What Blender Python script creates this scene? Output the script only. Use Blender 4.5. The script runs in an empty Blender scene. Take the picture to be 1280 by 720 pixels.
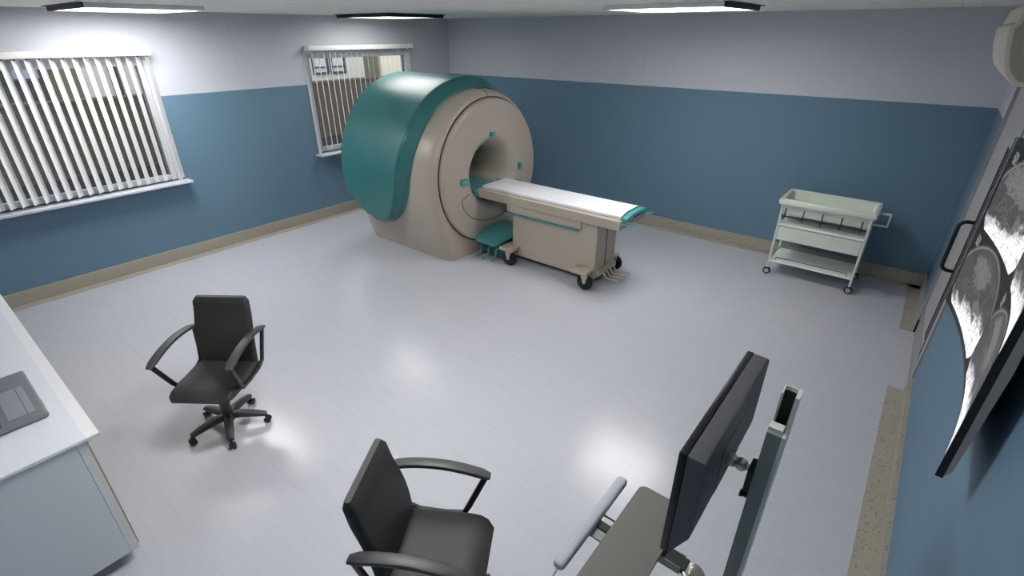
import bpy, bmesh, math, random
from mathutils import Vector, Matrix
random.seed(7)
PI = math.pi
S = bpy.context.scene
C = S.collection

# ------------------------------------------------------------------ colours / materials
def lin(c):
    c = c/255.0
    return c/12.92 if c <= 0.04045 else ((c+0.055)/1.055)**2.4
def rgb(r, g, b): return (lin(r), lin(g), lin(b), 1.0)

class NT:
    def __init__(s, name):
        s.m = bpy.data.materials.new(name); s.m.use_nodes = True
        s.t = s.m.node_tree; s.n = s.t.nodes
        s.b = s.n['Principled BSDF']; s.out = s.n['Material Output']
    def new(s, typ, **kw):
        n = s.n.new(typ)
        for k, v in kw.items(): setattr(n, k, v)
        return n
    def link(s, a, b): s.t.links.new(a, b)
    def coord(s, kind='Object'): return s.new('ShaderNodeTexCoord').outputs[kind]
    def val(s, sock, v):
        if isinstance(v, (int, float, tuple, list)): sock.default_value = v
        else: s.link(v, sock)
    def math(s, op, a, b=0.0, c=None, clamp=False):
        n = s.new('ShaderNodeMath', operation=op); n.use_clamp = clamp
        s.val(n.inputs[0], a); s.val(n.inputs[1], b)
        if c is not None: s.val(n.inputs[2], c)
        return n.outputs[0]
    def mix(s, f, a, b, mode='MIX'):
        n = s.new('ShaderNodeMix', data_type='RGBA', blend_type=mode)
        s.val(n.inputs[0], f); s.val(n.inputs[6], a); s.val(n.inputs[7], b)
        return n.outputs[2]
    def noise(s, scale, detail=4.0, vec=None, rough=0.5):
        n = s.new('ShaderNodeTexNoise'); n.inputs['Scale'].default_value = scale
        n.inputs['Detail'].default_value = detail; n.inputs['Roughness'].default_value = rough
        if vec is not None: s.link(vec, n.inputs['Vector'])
        return n.outputs['Fac']
    def ramp(s, fac, stops):
        n = s.new('ShaderNodeValToRGB'); e = n.color_ramp.elements
        while len(e) < len(stops): e.new(0.5)
        for i, (p, c) in enumerate(stops): e[i].position = p; e[i].color = c
        s.link(fac, n.inputs[0]); return n.outputs[0]
    def mapping(s, vec, scale=(1,1,1), loc=(0,0,0), rot=(0,0,0)):
        n = s.new('ShaderNodeMapping'); s.link(vec, n.inputs[0])
        n.inputs['Scale'].default_value = scale; n.inputs['Location'].default_value = loc; n.inputs['Rotation'].default_value = rot
        return n.outputs[0]
    def bump(s, h, strength=0.2, dist=0.01):
        n = s.new('ShaderNodeBump'); n.inputs['Strength'].default_value = strength
        n.inputs['Distance'].default_value = dist; s.link(h, n.inputs['Height'])
        s.link(n.outputs[0], s.b.inputs['Normal'])

def mat(name, col, rough=0.5, metal=0.0, var=0.06, nscale=6.0, bump=0.0, bscale=200.0, spec=0.5):
    t = NT(name)
    f = t.noise(nscale, 4, t.coord())
    lo = tuple(c*(1-var) for c in col[:3])+(1,); hi = tuple(min(1, c*(1+var)) for c in col[:3])+(1,)
    t.link(t.mix(f, lo, hi), t.b.inputs['Base Color'])
    t.b.inputs['Roughness'].default_value = rough; t.b.inputs['Metallic'].default_value = metal
    t.b.inputs['Specular IOR Level'].default_value = spec
    if bump: t.bump(t.noise(bscale, 3, t.coord()), bump, 0.002)
    return t.m

def emit(name, col, strength):
    t = NT(name)
    t.b.inputs['Base Color'].default_value = col
    t.b.inputs['Emission Color'].default_value = col; t.b.inputs['Emission Strength'].default_value = strength
    return t.m

M = {}
M['beige']   = mat('scanner_beige_plastic', rgb(176,165,154), 0.34, var=0.02)
M['beige_lt']= mat('couch_beige_plastic', rgb(182,171,157), 0.45, var=0.02)
M['groove']  = mat('groove_dark', rgb(70,62,54), 0.6)
M['teal']    = mat('teal_plastic', rgb(52,114,116), 0.33, var=0.02)
M['teal_lt'] = mat('teal_fitting', rgb(78,150,150), 0.4, var=0.02)
M['teal_dk'] = mat('teal_rubber', rgb(40,92,94), 0.5, var=0.03)
M['pad']     = mat('white_vinyl', rgb(240,240,248), 0.5, var=0.02, bump=0.15, bscale=300)
M['rubber']  = mat('black_rubber', rgb(16,16,18), 0.5)
M['steel']   = mat('brushed_steel', rgb(190,192,186), 0.28, 1.0)
M['trolley'] = mat('pale_green_enamel', rgb(214,221,210), 0.4, var=0.02)
M['trolley_w']=mat('white_enamel', rgb(236,243,238), 0.4, var=0.02)
M['wire']    = mat('dark_wire', rgb(34,38,36), 0.4)
M['leather'] = mat('black_leather', rgb(50,50,51), 0.6, var=0.15, nscale=14, bump=0.3, bscale=160)
M['chairpl'] = mat('charcoal_plastic', rgb(64,65,68), 0.45, var=0.1, nscale=20, bump=0.15, bscale=250)
M['chairdk'] = mat('black_plastic', rgb(30,30,31), 0.4)
M['top']     = mat('white_laminate', rgb(240,241,248), 0.4, var=0.015)
M['cab']     = mat('grey_laminate', rgb(222,226,230), 0.5, var=0.02)
M['cabfront']= mat('light_laminate', rgb(228,231,233), 0.45, var=0.015)
M['ply']     = mat('plywood_edge', rgb(196,172,128), 0.6, var=0.2, nscale=40)
M['nosing']  = mat('bright_white_edging', rgb(250,250,252), 0.35, var=0.005)
M['plinth']  = mat('plinth_grey', rgb(132,136,142), 0.6)
M['laptop']  = mat('laptop_grey', rgb(120,123,130), 0.45, var=0.03)
M['laptop2'] = mat('laptop_light_grey', rgb(152,156,164), 0.4, var=0.03)
M['laptopdk']= mat('laptop_dark', rgb(72,75,80), 0.45)
M['key']     = mat('key_grey', rgb(84,88,92), 0.5)
M['ws']      = mat('workstation_grey_green', rgb(140,147,143), 0.5, var=0.03)
M['ws_lt']   = mat('aluminium_extrusion', rgb(226,230,220), 0.4, var=0.03)
M['ws_dk']   = mat('dark_channel', rgb(38,42,40), 0.5)
M['tray']    = mat('tray_grey', rgb(104,106,100), 0.55, var=0.03)
M['wrist']   = mat('soft_grey_foam', rgb(168,174,184), 0.6, var=0.03, bump=0.1)
M['mon']     = mat('monitor_charcoal', rgb(92,93,98), 0.55, var=0.05)
M['monbk']   = mat('monitor_black', rgb(24,25,29), 0.35)
M['ac']      = mat('ac_cream_plastic', rgb(214,206,192), 0.45, var=0.02)
M['acdk']    = mat('ac_grey_plastic_and_shade', rgb(164,161,150), 0.5, var=0.02)  # grey of grille and louvre; also carries painted shade for the end panels
M['door']    = mat('door_grey', rgb(168,167,170), 0.5, var=0.03)
M['door_fr'] = mat('door_frame_grey', rgb(146,145,148), 0.5, var=0.03)
M['door_dk'] = mat('door_dark_strip', rgb(52,52,54), 0.5)
M['hblack']  = mat('handle_black', rgb(14,14,15), 0.3)
M['tvfr']    = mat('tv_black_bezel', rgb(30,29,30), 0.4)
M['tvbk']    = mat('tv_dark_back', rgb(165,158,157), 0.45)
def slat_m():
    t = NT('white_blind_fabric')
    t.b.inputs['Base Color'].default_value = rgb(246,246,248); t.b.inputs['Roughness'].default_value = .7
    tl = t.new('ShaderNodeBsdfTranslucent'); tl.inputs[0].default_value = rgb(240,240,236)
    f = t.noise(60, 3, t.coord()); mx = t.new('ShaderNodeMixShader')
    t.link(t.math('MULTIPLY_ADD', f, .06, .17), mx.inputs[0]); t.link(t.b.outputs[0], mx.inputs[1]); t.link(tl.outputs[0], mx.inputs[2]); t.link(mx.outputs[0], t.out.inputs[0])
    return t.m
M['slat']    = slat_m()
M['rail']    = mat('white_aluminium_rail', rgb(236,236,234), 0.3, var=0.01)
M['winfr']   = mat('white_upvc', rgb(222,224,230), 0.4, var=0.015)
M['sill']    = mat('white_sill', rgb(208,208,218), 0.4, var=0.015)
M['winin']   = mat('grey_gasket', rgb(110,112,116), 0.5)
M['lampfr']  = mat('lamp_white_metal', rgb(225,225,222), 0.5, var=0.02)
M['lampcap'] = mat('lamp_black_endcap', rgb(12,12,12), 0.5)
LAMPC = (1.0, 0.985, 0.965, 1)
M['lamp1']   = emit('lamp_diffuser_bright', LAMPC, 17.0)
M['lamp2']   = emit('lamp_diffuser_scanner', LAMPC, 7.5)
M['lamp3']   = emit('lamp_diffuser_back', LAMPC, 14.0)
M['lamp4']   = emit('lamp_diffuser_unseen_near', LAMPC, 20.0)
M['facade']  = mat('facade_pale_render', rgb(196,194,186), 0.9, var=0.04)
M['facade2'] = mat('facade_olive_render', rgb(112,110,94), 0.9, var=0.08)
M['facade3'] = mat('facade_cream_render', rgb(226,218,196), 0.9, var=0.03)
M['facadedk']= mat('facade_dark_cladding', rgb(64,64,66), 0.6)
M['winglass']= mat('facade_window_glass', rgb(190,190,192), 0.15, var=0.04)
M['winlil']  = mat('facade_window_blue_glass', rgb(160,160,186), 0.15, var=0.06)
M['asphalt'] = mat('asphalt_black', rgb(24,24,27), 0.9, var=0.2, nscale=30)

def brick_m():
    t = NT('brown_brick')
    b = t.new('ShaderNodeTexBrick'); v = t.mapping(t.coord(), rot=(PI/2, 0, PI/2))
    t.link(t.mapping(t.coord(), rot=(0, -PI/2, -PI/2)), b.inputs['Vector'])
    b.inputs['Color1'].default_value = rgb(92,80,68); b.inputs['Color2'].default_value = rgb(80,71,60)
    b.inputs['Mortar'].default_value = rgb(68,62,54); b.inputs['Scale'].default_value = 4.0
    t.link(b.outputs['Color'], t.b.inputs['Base Color']); t.b.inputs['Roughness'].default_value = 0.9
    return t.m
M['brick'] = brick_m()

def glass_m():
    t = NT('window_glass')
    tr = t.new('ShaderNodeBsdfTransparent'); gl = t.new('ShaderNodeBsdfGlossy'); gl.inputs['Roughness'].default_value = 0.02
    fr = t.new('ShaderNodeFresnel'); fr.inputs[0].default_value = 1.25
    mx = t.new('ShaderNodeMixShader'); t.link(fr.outputs[0], mx.inputs[0]); t.link(tr.outputs[0], mx.inputs[1]); t.link(gl.outputs[0], mx.inputs[2])
    tr.inputs[0].default_value = (0.92, 0.94, 0.95, 1)
    t.link(mx.outputs[0], t.out.inputs[0]); return t.m
M['glass'] = glass_m()

ZB = 2.07
def wall_m():
    t = NT('two_tone_wall_paint')
    co = t.coord(); sp = t.new('ShaderNodeSeparateXYZ'); t.link(co, sp.inputs[0])
    up = t.math('GREATER_THAN', sp.outputs[2], ZB)
    n = t.noise(1.3, 5, co); n2 = t.noise(40, 3, t.mapping(co, (1,1,0.4)))
    blue = t.mix(n, rgb(99,129,150), rgb(104,133,154)); lil = t.mix(n, rgb(196,199,209), rgb(202,205,214))
    c = t.mix(up, blue, lil)
    c = t.mix(t.math('MULTIPLY', n2, 0.05), c, (0.2,0.2,0.25,1))
    jx = t.math('LESS_THAN', t.math('ABSOLUTE', t.math('ADD', sp.outputs[0], 3.485)), .004)
    jy = t.math('LESS_THAN', t.math('ABSOLUTE', t.math('SUBTRACT', sp.outputs[1], 3.41)), .004)
    c = t.mix(t.math('MULTIPLY', t.math('MAXIMUM', jx, jy), .22), c, (.25, .28, .33, 1))
    t.link(c, t.b.inputs['Base Color']); t.b.inputs['Roughness'].default_value = 0.55
    t.b.inputs['Specular IOR Level'].default_value = 0.3
    t.bump(t.noise(90, 3, co), 0.06, 0.002)
    return t.m
M['wall'] = wall_m()

def floor_m():
    t = NT('pale_vinyl_tile_floor')
    co = t.coord(); sp = t.new('ShaderNodeSeparateXYZ'); t.link(co, sp.inputs[0])
    def line(s, off):
        u = t.math('DIVIDE', t.math('ADD', s, off), 0.5)
        fr = t.math('FRACT', u)
        d = t.math('ABSOLUTE', t.math('SUBTRACT', fr, 0.5))
        return t.math('GREATER_THAN', d, 0.5-0.004), t.math('FLOOR', u)
    lx, ix = line(sp.outputs[0], 1.47+50); ly, iy = line(sp.outputs[1], -2.86+50)
    g = t.math('MAXIMUM', lx, ly)
    wn = t.new('ShaderNodeTexWhiteNoise', noise_dimensions='2D')
    cb = t.new('ShaderNodeCombineXYZ'); t.link(ix, cb.inputs[0]); t.link(iy, cb.inputs[1]); t.link(cb.outputs[0], wn.inputs['Vector'])
    st = t.noise(9, 6, t.mapping(co, (0.35, 2.6, 1), rot=(0,0,0.2)), 0.65)
    base = t.mix(st, rgb(180,182,191), rgb(195,196,204))
    base = t.mix(t.math('MULTIPLY', wn.outputs['Value'], 0.08), base, rgb(176,180,192))
    base = t.mix(t.math('MULTIPLY', g, 0.16), base, rgb(150,152,162))
    t.link(base, t.b.inputs['Base Color'])
    r = t.math('MULTIPLY_ADD', st, 0.12, 0.16)
    t.link(r, t.b.inputs['Roughness'])
    t.b.inputs['Specular IOR Level'].default_value = 0.45
    t.bump(t.math('SUBTRACT', t.math('MULTIPLY', t.noise(60, 3, co), 0.15), g), 0.12, 0.002)
    return t.m
M['floor'] = floor_m()

def ceil_m():
    t = NT('ceiling_tiles')
    co = t.coord(); sp = t.new('ShaderNodeSeparateXYZ'); t.link(co, sp.inputs[0])
    def line(s, off):
        fr = t.math('FRACT', t.math('DIVIDE', t.math('ADD', s, off), 0.6))
        return t.math('GREATER_THAN', t.math('ABSOLUTE', t.math('SUBTRACT', fr, 0.5)), 0.48)
    g = t.math('MAXIMUM', line(sp.outputs[0], 50.47), line(sp.outputs[1], 50.0))
    base = t.mix(t.noise(50, 4, co), rgb(238,237,229), rgb(245,244,236))
    t.link(t.mix(g, base, rgb(226,226,226)), t.b.inputs['Base Color']); t.b.inputs['Roughness'].default_value = 0.8
    t.bump(t.math('ADD', t.noise(120, 2, co), g), 0.2, 0.003)
    return t.m
M['ceiling'] = ceil_m()

def terrazzo_m():
    t = NT('terrazzo'); co = t.coord()
    v = t.new('ShaderNodeTexVoronoi'); v.inputs['Scale'].default_value = 60; t.link(co, v.inputs['Vector'])
    n = t.noise(60, 5, co)
    base = t.mix(n, rgb(150,145,133), rgb(178,172,160))
    wn = t.new('ShaderNodeSeparateColor'); t.link(v.outputs['Color'], wn.inputs[0])
    dk = t.math('MULTIPLY', t.math('LESS_THAN', v.outputs['Distance'], 0.34), t.math('LESS_THAN', wn.outputs[0], 0.30))
    lt = t.math('MULTIPLY', t.math('LESS_THAN', v.outputs['Distance'], 0.3), t.math('GREATER_THAN', wn.outputs[0], 0.85))
    c = t.mix(t.math('MULTIPLY', dk, 0.68), base, rgb(64,58,50)); c = t.mix(t.math('MULTIPLY', lt, 0.5), c, rgb(190,182,168))
    t.link(c, t.b.inputs['Base Color']); t.b.inputs['Roughness'].default_value = 0.45
    return t.m
M['terrazzo'] = terrazzo_m()

# ------------------------------------------------------------------ mesh helpers
class MB:
    def __init__(s): s.bm = bmesh.new()
    def _bevel(s, geom_verts, r, seg):
        es = list({e for v in geom_verts for e in v.link_edges})
        bmesh.ops.bevel(s.bm, geom=es, offset=r, segments=seg, affect='EDGES', profile=0.5, clamp_overlap=True)
    def box(s, a, b, bevel=0.0, seg=2, rot=None, piv=None):
        cx = [(a[i]+b[i])/2 for i in range(3)]; sz = [abs(b[i]-a[i]) for i in range(3)]
        tmp = bmesh.new()
        r = bmesh.ops.create_cube(tmp, size=1.0)
        for v in r['verts']: v.co = Vector((v.co.x*sz[0], v.co.y*sz[1], v.co.z*sz[2]))
        if bevel: bmesh.ops.bevel(tmp, geom=tmp.edges[:], offset=min(bevel, min(sz)*0.49), segments=seg, affect='EDGES', profile=0.5)
        mt = Matrix.Translation(Vector(cx))
        if rot is not None:
            p = Vector(piv) if piv else Vector(cx)
            mt = Matrix.Translation(p) @ rot.to_4x4() @ Matrix.Translation(-p) @ mt
        bmesh.ops.transform(tmp, matrix=mt, verts=tmp.verts[:]); s.merge(tmp); return s
    def merge(s, tmp):
        me = bpy.data.meshes.new('tmp'); tmp.to_mesh(me); tmp.free(); s.bm.from_mesh(me); bpy.data.meshes.remove(me)
    def cyl(s, p, q, r1, r2=None, n=20, bevel=0.0):
        r2 = r1 if r2 is None else r2
        p = Vector(p); q = Vector(q); d = q-p
        tmp = bmesh.new()
        bmesh.ops.create_cone(tmp, cap_ends=True, segments=n, radius1=r1, radius2=r2, depth=d.length)
        if bevel:
            es = [e for e in tmp.edges if abs(e.verts[0].co.z-e.verts[1].co.z) < 1e-6]
            bmesh.ops.bevel(tmp, geom=es, offset=bevel, segments=2, affect='EDGES', profile=0.5)
        m = Matrix.Translation((p+q)/2) @ d.to_track_quat('Z', 'Y').to_matrix().to_4x4()
        bmesh.ops.transform(tmp, matrix=m, verts=tmp.verts[:]); s.merge(tmp); return s
    def sphere(s, c, r, n=16, sc=(1,1,1)):
        tmp = bmesh.new(); bmesh.ops.create_uvsphere(tmp, u_segments=n, v_segments=n//2, radius=r)
        bmesh.ops.transform(tmp, matrix=Matrix.Translation(c) @ Matrix.Diagonal((*sc, 1)), verts=tmp.verts[:]); s.merge(tmp); return s
    def sweep(s, path, section, closed=False, up=(0,0,1), caps=True):
        """sweep a closed 2-D section (list of (u,v)) or per-point list of sections along a path"""
        n = len(path); P = [Vector(p) for p in path]; rings = []
        for i, p in enumerate(P):
            a = P[(i-1) % n] if (i > 0 or closed) else P[i]; b = P[(i+1) % n] if (i < n-1 or closed) else P[i]
            t = (b-a).normalized(); u = Vector(up).cross(t)
            if u.length < 1e-4: u = Vector((1,0,0)).cross(t)
            u.normalize(); v = t.cross(u)
            sec = section[i] if isinstance(section[0][0], (tuple, list)) else section
            rings.append([s.bm.verts.new(p+u*q[0]+v*q[1]) for q in sec])
        m = len(rings[0])
        for i in range(n if closed else n-1):
            A, B = rings[i], rings[(i+1) % n]
            for k in range(m): s.bm.faces.new((A[k], A[(k+1) % m], B[(k+1) % m], B[k]))
        if caps and not closed:
            s.bm.faces.new(rings[0][::-1]); s.bm.faces.new(rings[-1])
        return s
    def tube(s, path, r, n=10, closed=False, up=(0,0,1)):
        if not isinstance(r, (list, tuple)): sec = [(r*math.cos(2*PI*k/n), r*math.sin(2*PI*k/n)) for k in range(n)]
        else: sec = [[(q*math.cos(2*PI*k/n), q*math.sin(2*PI*k/n)) for k in range(n)] for q in r]
        return s.sweep(path, sec, closed, up)
    def prism(s, poly, axis, a, b, bevel=0.0, seg=2):
        """extrude polygon (2-D points in the plane normal to axis) from a to b"""
        def P(u, v, w): return {'x': (w, u, v), 'y': (u, w, v), 'z': (u, v, w)}[axis]
        tmp = bmesh.new()
        A = [tmp.verts.new(P(u, v, a)) for u, v in poly]; B = [tmp.verts.new(P(u, v, b)) for u, v in poly]
        n = len(poly)
        tmp.faces.new(A); tmp.faces.new(B[::-1])
        for k in range(n): tmp.faces.new((A[k], B[k], B[(k+1) % n], A[(k+1) % n]))
        bmesh.ops.recalc_face_normals(tmp, faces=tmp.faces[:])
        if bevel: bmesh.ops.bevel(tmp, geom=tmp.edges[:], offset=bevel, segments=seg, affect='EDGES', profile=0.5)
        s.merge(tmp); return s
    def grid(s, rows, closed_v=False, close_u=False):
        R = [[s.bm.verts.new(p) for p in row] for row in rows]
        nu = len(R); nv = len(R[0])
        for i in range(nu if close_u else nu-1):
            for k in range(nv if closed_v else nv-1):
                q = (R[i][k], R[(i+1) % nu][k], R[(i+1) % nu][(k+1) % nv], R[i][(k+1) % nv])
                s.bm.faces.new(q)
        return R
    def cap(s, ring, rev=False): s.bm.faces.new(ring[::-1] if rev else ring)
    def xf(s, m): bmesh.ops.transform(s.bm, matrix=m, verts=s.bm.verts[:]); return s
    def build(s, name, m, parent=None, smooth=35, recalc=True):
        if recalc: bmesh.ops.recalc_face_normals(s.bm, faces=s.bm.faces[:])
        me = bpy.data.meshes.new(name); s.bm.to_mesh(me); s.bm.free()
        if smooth:
            for p in me.polygons: p.use_smooth = True
            try: me.set_sharp_from_angle(angle=math.radians(smooth))
            except Exception: pass
        me.materials.append(m)
        o = bpy.data.objects.new(name, me); C.objects.link(o)
        if parent is not None: o.parent = parent
        return o

def tag(o, label=None, cat=None, group=None, kind=None):
    if label: o['label'] = label
    if cat: o['category'] = cat
    if group: o['group'] = group
    if kind: o['kind'] = kind
    return o
def empty(name, loc, rz=0, **kw):
    o = bpy.data.objects.new(name, None); C.objects.link(o); o.empty_display_size = 0.2
    o.location = loc; o.rotation_euler = (0, 0, rz); return tag(o, **kw)
KIDS = {}
def copy_tree(o, parent=None):
    c = o.copy(); C.objects.link(c)
    if parent is not None: c.parent = parent
    for ch in [x for x in bpy.data.objects if x.parent == o]: copy_tree(ch, c)
    return c
def arc(cx, cy, r, a0, a1, n): return [(cx+r*math.cos(a0+(a1-a0)*k/n), cy+r*math.sin(a0+(a1-a0)*k/n)) for k in range(n+1)]
def rrect(w, h, r, n=4):
    out = []
    for (sx, sy, a) in ((1,1,0), (-1,1,PI/2), (-1,-1,PI), (1,-1,1.5*PI)):
        out += arc(sx*(w/2-r), sy*(h/2-r), r, a, a+PI/2, n)
    return out
def struct(o): o['kind'] = 'structure'; return o

# ------------------------------------------------------------------ room shell
XL, XR, YB, YF, ZC = -7.485, 0.515, 7.41, -0.60, 3.0
T = 0.22
struct(MB().box((XL-T, YF-T, -0.12), (XR+T, YB+T, 0.0)).build('floor', M['floor'], smooth=0))
struct(MB().box((XL-T, YF-T, ZC), (XR+T, YB+T, ZC+0.12)).build('ceiling', M['ceiling'], smooth=0))
# left wall with two window openings
W1A, W1B, W2A, W2B = 0.40, 2.33, 4.42, 6.40
WZ0, WZ1 = 1.05, 2.50
wl = MB()
for (a, b) in ((YF, W1A), (W1B, W2A), (W2B, YB)): wl.box((XL-T, a, 0), (XL, b, ZC))
for (a, b) in ((W1A, W1B), (W2A, W2B)):
    wl.box((XL-T, a, 0), (XL, b, WZ0)); wl.box((XL-T, a, WZ1), (XL, b, ZC))
struct(wl.build('wall_left', M['wall'], smooth=0))
struct(MB().box((XL-T, YB, 0), (XR+T, YB+T, ZC)).build('wall_back', M['wall'], smooth=0))
struct(MB().box((XL-T, YF-T, 0), (XR+T, YF, ZC)).build('wall_front', M['wall'], smooth=0))
DA, DB, DZ = 4.80, 6.06, 2.42
wr = MB().box((XR, YF, 0), (XR+T, DA, ZC)).box((XR, DB, 0), (XR+T, YB, ZC)).box((XR, DA, DZ), (XR+T, DB, ZC))
struct(wr.build('wall_right', M['wall'], smooth=0))

# terrazzo skirting with a flat strip on the floor
def skirt(name, runs):
    b = MB()
    for (poly, ax, a, c) in runs: b.prism(poly, ax, a, c)
    return struct(b.build(name, M['terrazzo'], smooth=0))
SH, ST, SF = 0.155, 0.028, 0.115
skirt('baseboard_left', [([(XL, 0), (XL+ST+SF, 0), (XL+ST+SF, 0.004), (XL+ST, 0.004), (XL+ST, SH), (XL, SH)], 'y', YF, YB)])
skirt('baseboard_back', [([(YB, 0), (YB-ST-SF, 0), (YB-ST-SF, 0.004), (YB-ST, 0.004), (YB-ST, SH), (YB, SH)], 'x', XL+ST, XR)])
pr = [(XR, 0), (XR-ST-SF, 0), (XR-ST-SF, 0.004), (XR-ST, 0.004), (XR-ST, SH), (XR, SH)]
skirt('baseboard_right', [(pr, 'y', YF, DA+0.02), (pr, 'y', DB-0.02, YB-ST)])

# ------------------------------------------------------------------ windows, sills, blinds
def window(name, a, b, mull):
    w = struct(empty(name, (XL, (a+b)/2, WZ0)))
    L = lambda x, y, z: (x-XL, y-(a+b)/2, z-WZ0)
    def bx(m, p, q, bev=0.004): m.box(L(*p), L(*q), bev, 1)
    fr = MB(); xo, xi = XL-0.10, XL-0.035
    bx(fr, (xo, a, WZ0), (xi, a+0.07, WZ1)); bx(fr, (xo, b-0.07, WZ0), (xi, b, WZ1))
    bx(fr, (xo, a+.07, WZ1-0.08), (xi, b-.07, WZ1)); bx(fr, (xo, a+.07, WZ0), (xi, b-.07, WZ0+0.07))
    # architrave on the wall face
    bx(fr, (XL-.034, a-0.035, WZ0-.02), (XL+0.02, a+0.012, WZ1+0.03)); bx(fr, (XL-.034, b-0.012, WZ0-.02), (XL+0.02, b+0.035, WZ1+0.03))
    bx(fr, (XL-.034, a-.035, WZ1-0.012), (XL+0.018, b+.035, WZ1+0.03))
    fr.build('frame', M['winfr'], w)
    gk = MB()
    for (p, q) in (((xo+.02, a+.07, WZ0+.07), (xi-.012, a+.085, WZ1-.08)), ((xo+.02, b-.085, WZ0+.07), (xi-.012, b-.07, WZ1-.08))): bx(gk, p, q, 0)
    gk.build('gasket', M['winin'], w)
    g = MB(); bx(g, (XL-.078, a+.06, WZ0+.06), (XL-.072, b-.06, WZ1-.07), 0); g.build('pane', M['glass'], w, 0)
    sl = MB(); bx(sl, (XL-.10, a-.0, WZ0-.035), (XL+.0, b+.0, WZ0), 0)
    sl.prism([L(0, q[0], 0)[1:2]+L(0, 0, q[1])[2:3] for q in ((a-.10, WZ0-.035), (b+.10, WZ0-.035), (b+.10, WZ0-.005), (a-.10, WZ0-.005))], 'x', 0.0, 0.17, 0.006)
    sl.build('sill', M['sill'], w)
    return w
window('window_1', W1A, W1B, [])
window('window_2', W2A, W2B, [])

def blind(a, b, label):
    root = empty('vertical_blind', (XL, (a+b)/2, WZ1), label=label, cat='blind', group='white vertical blinds at the windows')
    hw_ = (b-a)/2
    r = MB(); r.box((0.021, -hw_, 0.03), (0.155, hw_, 0.10), 0.012, 2)
    r.build('headrail', M['rail'], root)
    k = 0; y = hw_-0.035
    while y > -hw_+0.02:
        ang = PI-math.radians(39)
        d = Vector((math.cos(ang), math.sin(ang), 0)); nrm = Vector((-d.y, d.x, 0))
        c = Vector((0.088, y, 0)); w = 0.055
        m = MB()
        pts = []
        for q in range(7):
            u = -1+2*q/6; pts.append(c+d*(w*u)+nrm*(0.0025*(1-u*u)))
        ring = [(p.x, p.y) for p in pts]+[(p.x+nrm.x*0.0012, p.y+nrm.y*0.0012) for p in reversed(pts)]
        m.prism(ring, 'z', -1.42, 0.022)
        s = m.build('slat', M['slat'], root)
        h = MB(); h.box((0.082, y-.006, 0.016), (0.094, y+.006, 0.031), 0.002, 1)
        h.build('hook', M['rubber'], s)
        y -= 0.0985
    return root
blind(0.38, 2.385, 'white vertical blind over the large window at the left edge of the photo')
blind(4.41, 6.40, 'white vertical blind over the window behind the scanner, partly hidden by the teal cover')

# ------------------------------------------------------------------ outside
struct(MB().box((-40, -25, -0.3), (XL-T, 45, -0.02)).build('ground_outside', M['asphalt'], smooth=0))
o = MB().box((-14.3, -6, -0.02), (-14.0, 30, 1.46)).box((-14.34, -6, 1.46), (-13.97, 30, 1.52), .01).build('boundary_wall', M['brick'], smooth=0)
tag(o, 'long brown brick boundary wall outside the windows', 'wall')
def building(name, x, y0, y1, z1, m, label, wins, wm, band=None):
    r = empty(name, (x, (y0+y1)/2, -0.02), label=label, cat='building')
    cy = (y0+y1)/2
    MB().box((-5, y0-cy, 0), (0, y1-cy, z1)).build('facade', m, r, 0)
    for (a, b, c, d) in wins:
        f = MB()
        f.box((0, a-cy, c), (0.06, a-cy+.07, d)).box((0, b-cy-.07, c), (0.06, b-cy, d)).box((0, a-cy+.07, c), (0.06, b-cy-.07, c+.07)).box((0, a-cy+.07, d-.07), (0.06, b-cy-.07, d))
        f.box((0.0, a-cy+.07, d-.55), (0.05, b-cy-.07, d-.5))
        fo = f.build('window', M['facadedk'], r, 0)
        MB().box((0, a-cy+.06, c+.06), (0.03, b-cy-.06, d-.06)).build('pane', wm, fo, 0)
    if band: MB().box((0, band[0]-cy, band[1]), (0.08, band[2]-cy, band[3])).build('cladding', M['facadedk'], r, 0)
    return r
building('apartment_building', -17.0, 9.6, 12.36, 5, M['facade'], 'pale grey building with two framed windows seen through the blind behind the scanner',
         [(10.25, 10.86, 1.50, 2.25), (10.95, 11.55, 1.50, 2.25)], M['winglass'])
building('office_building', -17.2, 12.42, 13.2, 5, M['facade2'], 'olive brown building seen through the right half of the blind behind the scanner', [], M['winglass'])
building('tower_block', -17.1, 13.25, 14.3, 5, M['facade3'], 'narrow cream building near the right edge of the window behind the scanner', [], M['winlil'])
building('warehouse', -17.0, 14.4, 20.0, 5, M['facadedk'], 'dark building at the far right edge of the window behind the scanner', [], M['winglass'])
building('storage_shed', -17.0, 3.85, 6.6, 5, M['facade'], 'light grey building seen through the right side of the large left window', [(4.42, 4.62, 1.3, 4.0)], M['winglass'])
building('workshop', -17.15, 3.2, 3.80, 5, M['facade2'], 'olive building seen through the middle of the large left window', [], M['winglass'])
building('glazed_building', -17.0, -3.0, 3.15, 5, M['facadedk'], 'dark building with bluish glass seen through the left part of the large left window',
         [(1.75, 2.35, 1.75, 3.4), (2.45, 3.08, 1.75, 3.4), (.4, 1.6, 1.7, 3.4)], M['winlil'])

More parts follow.
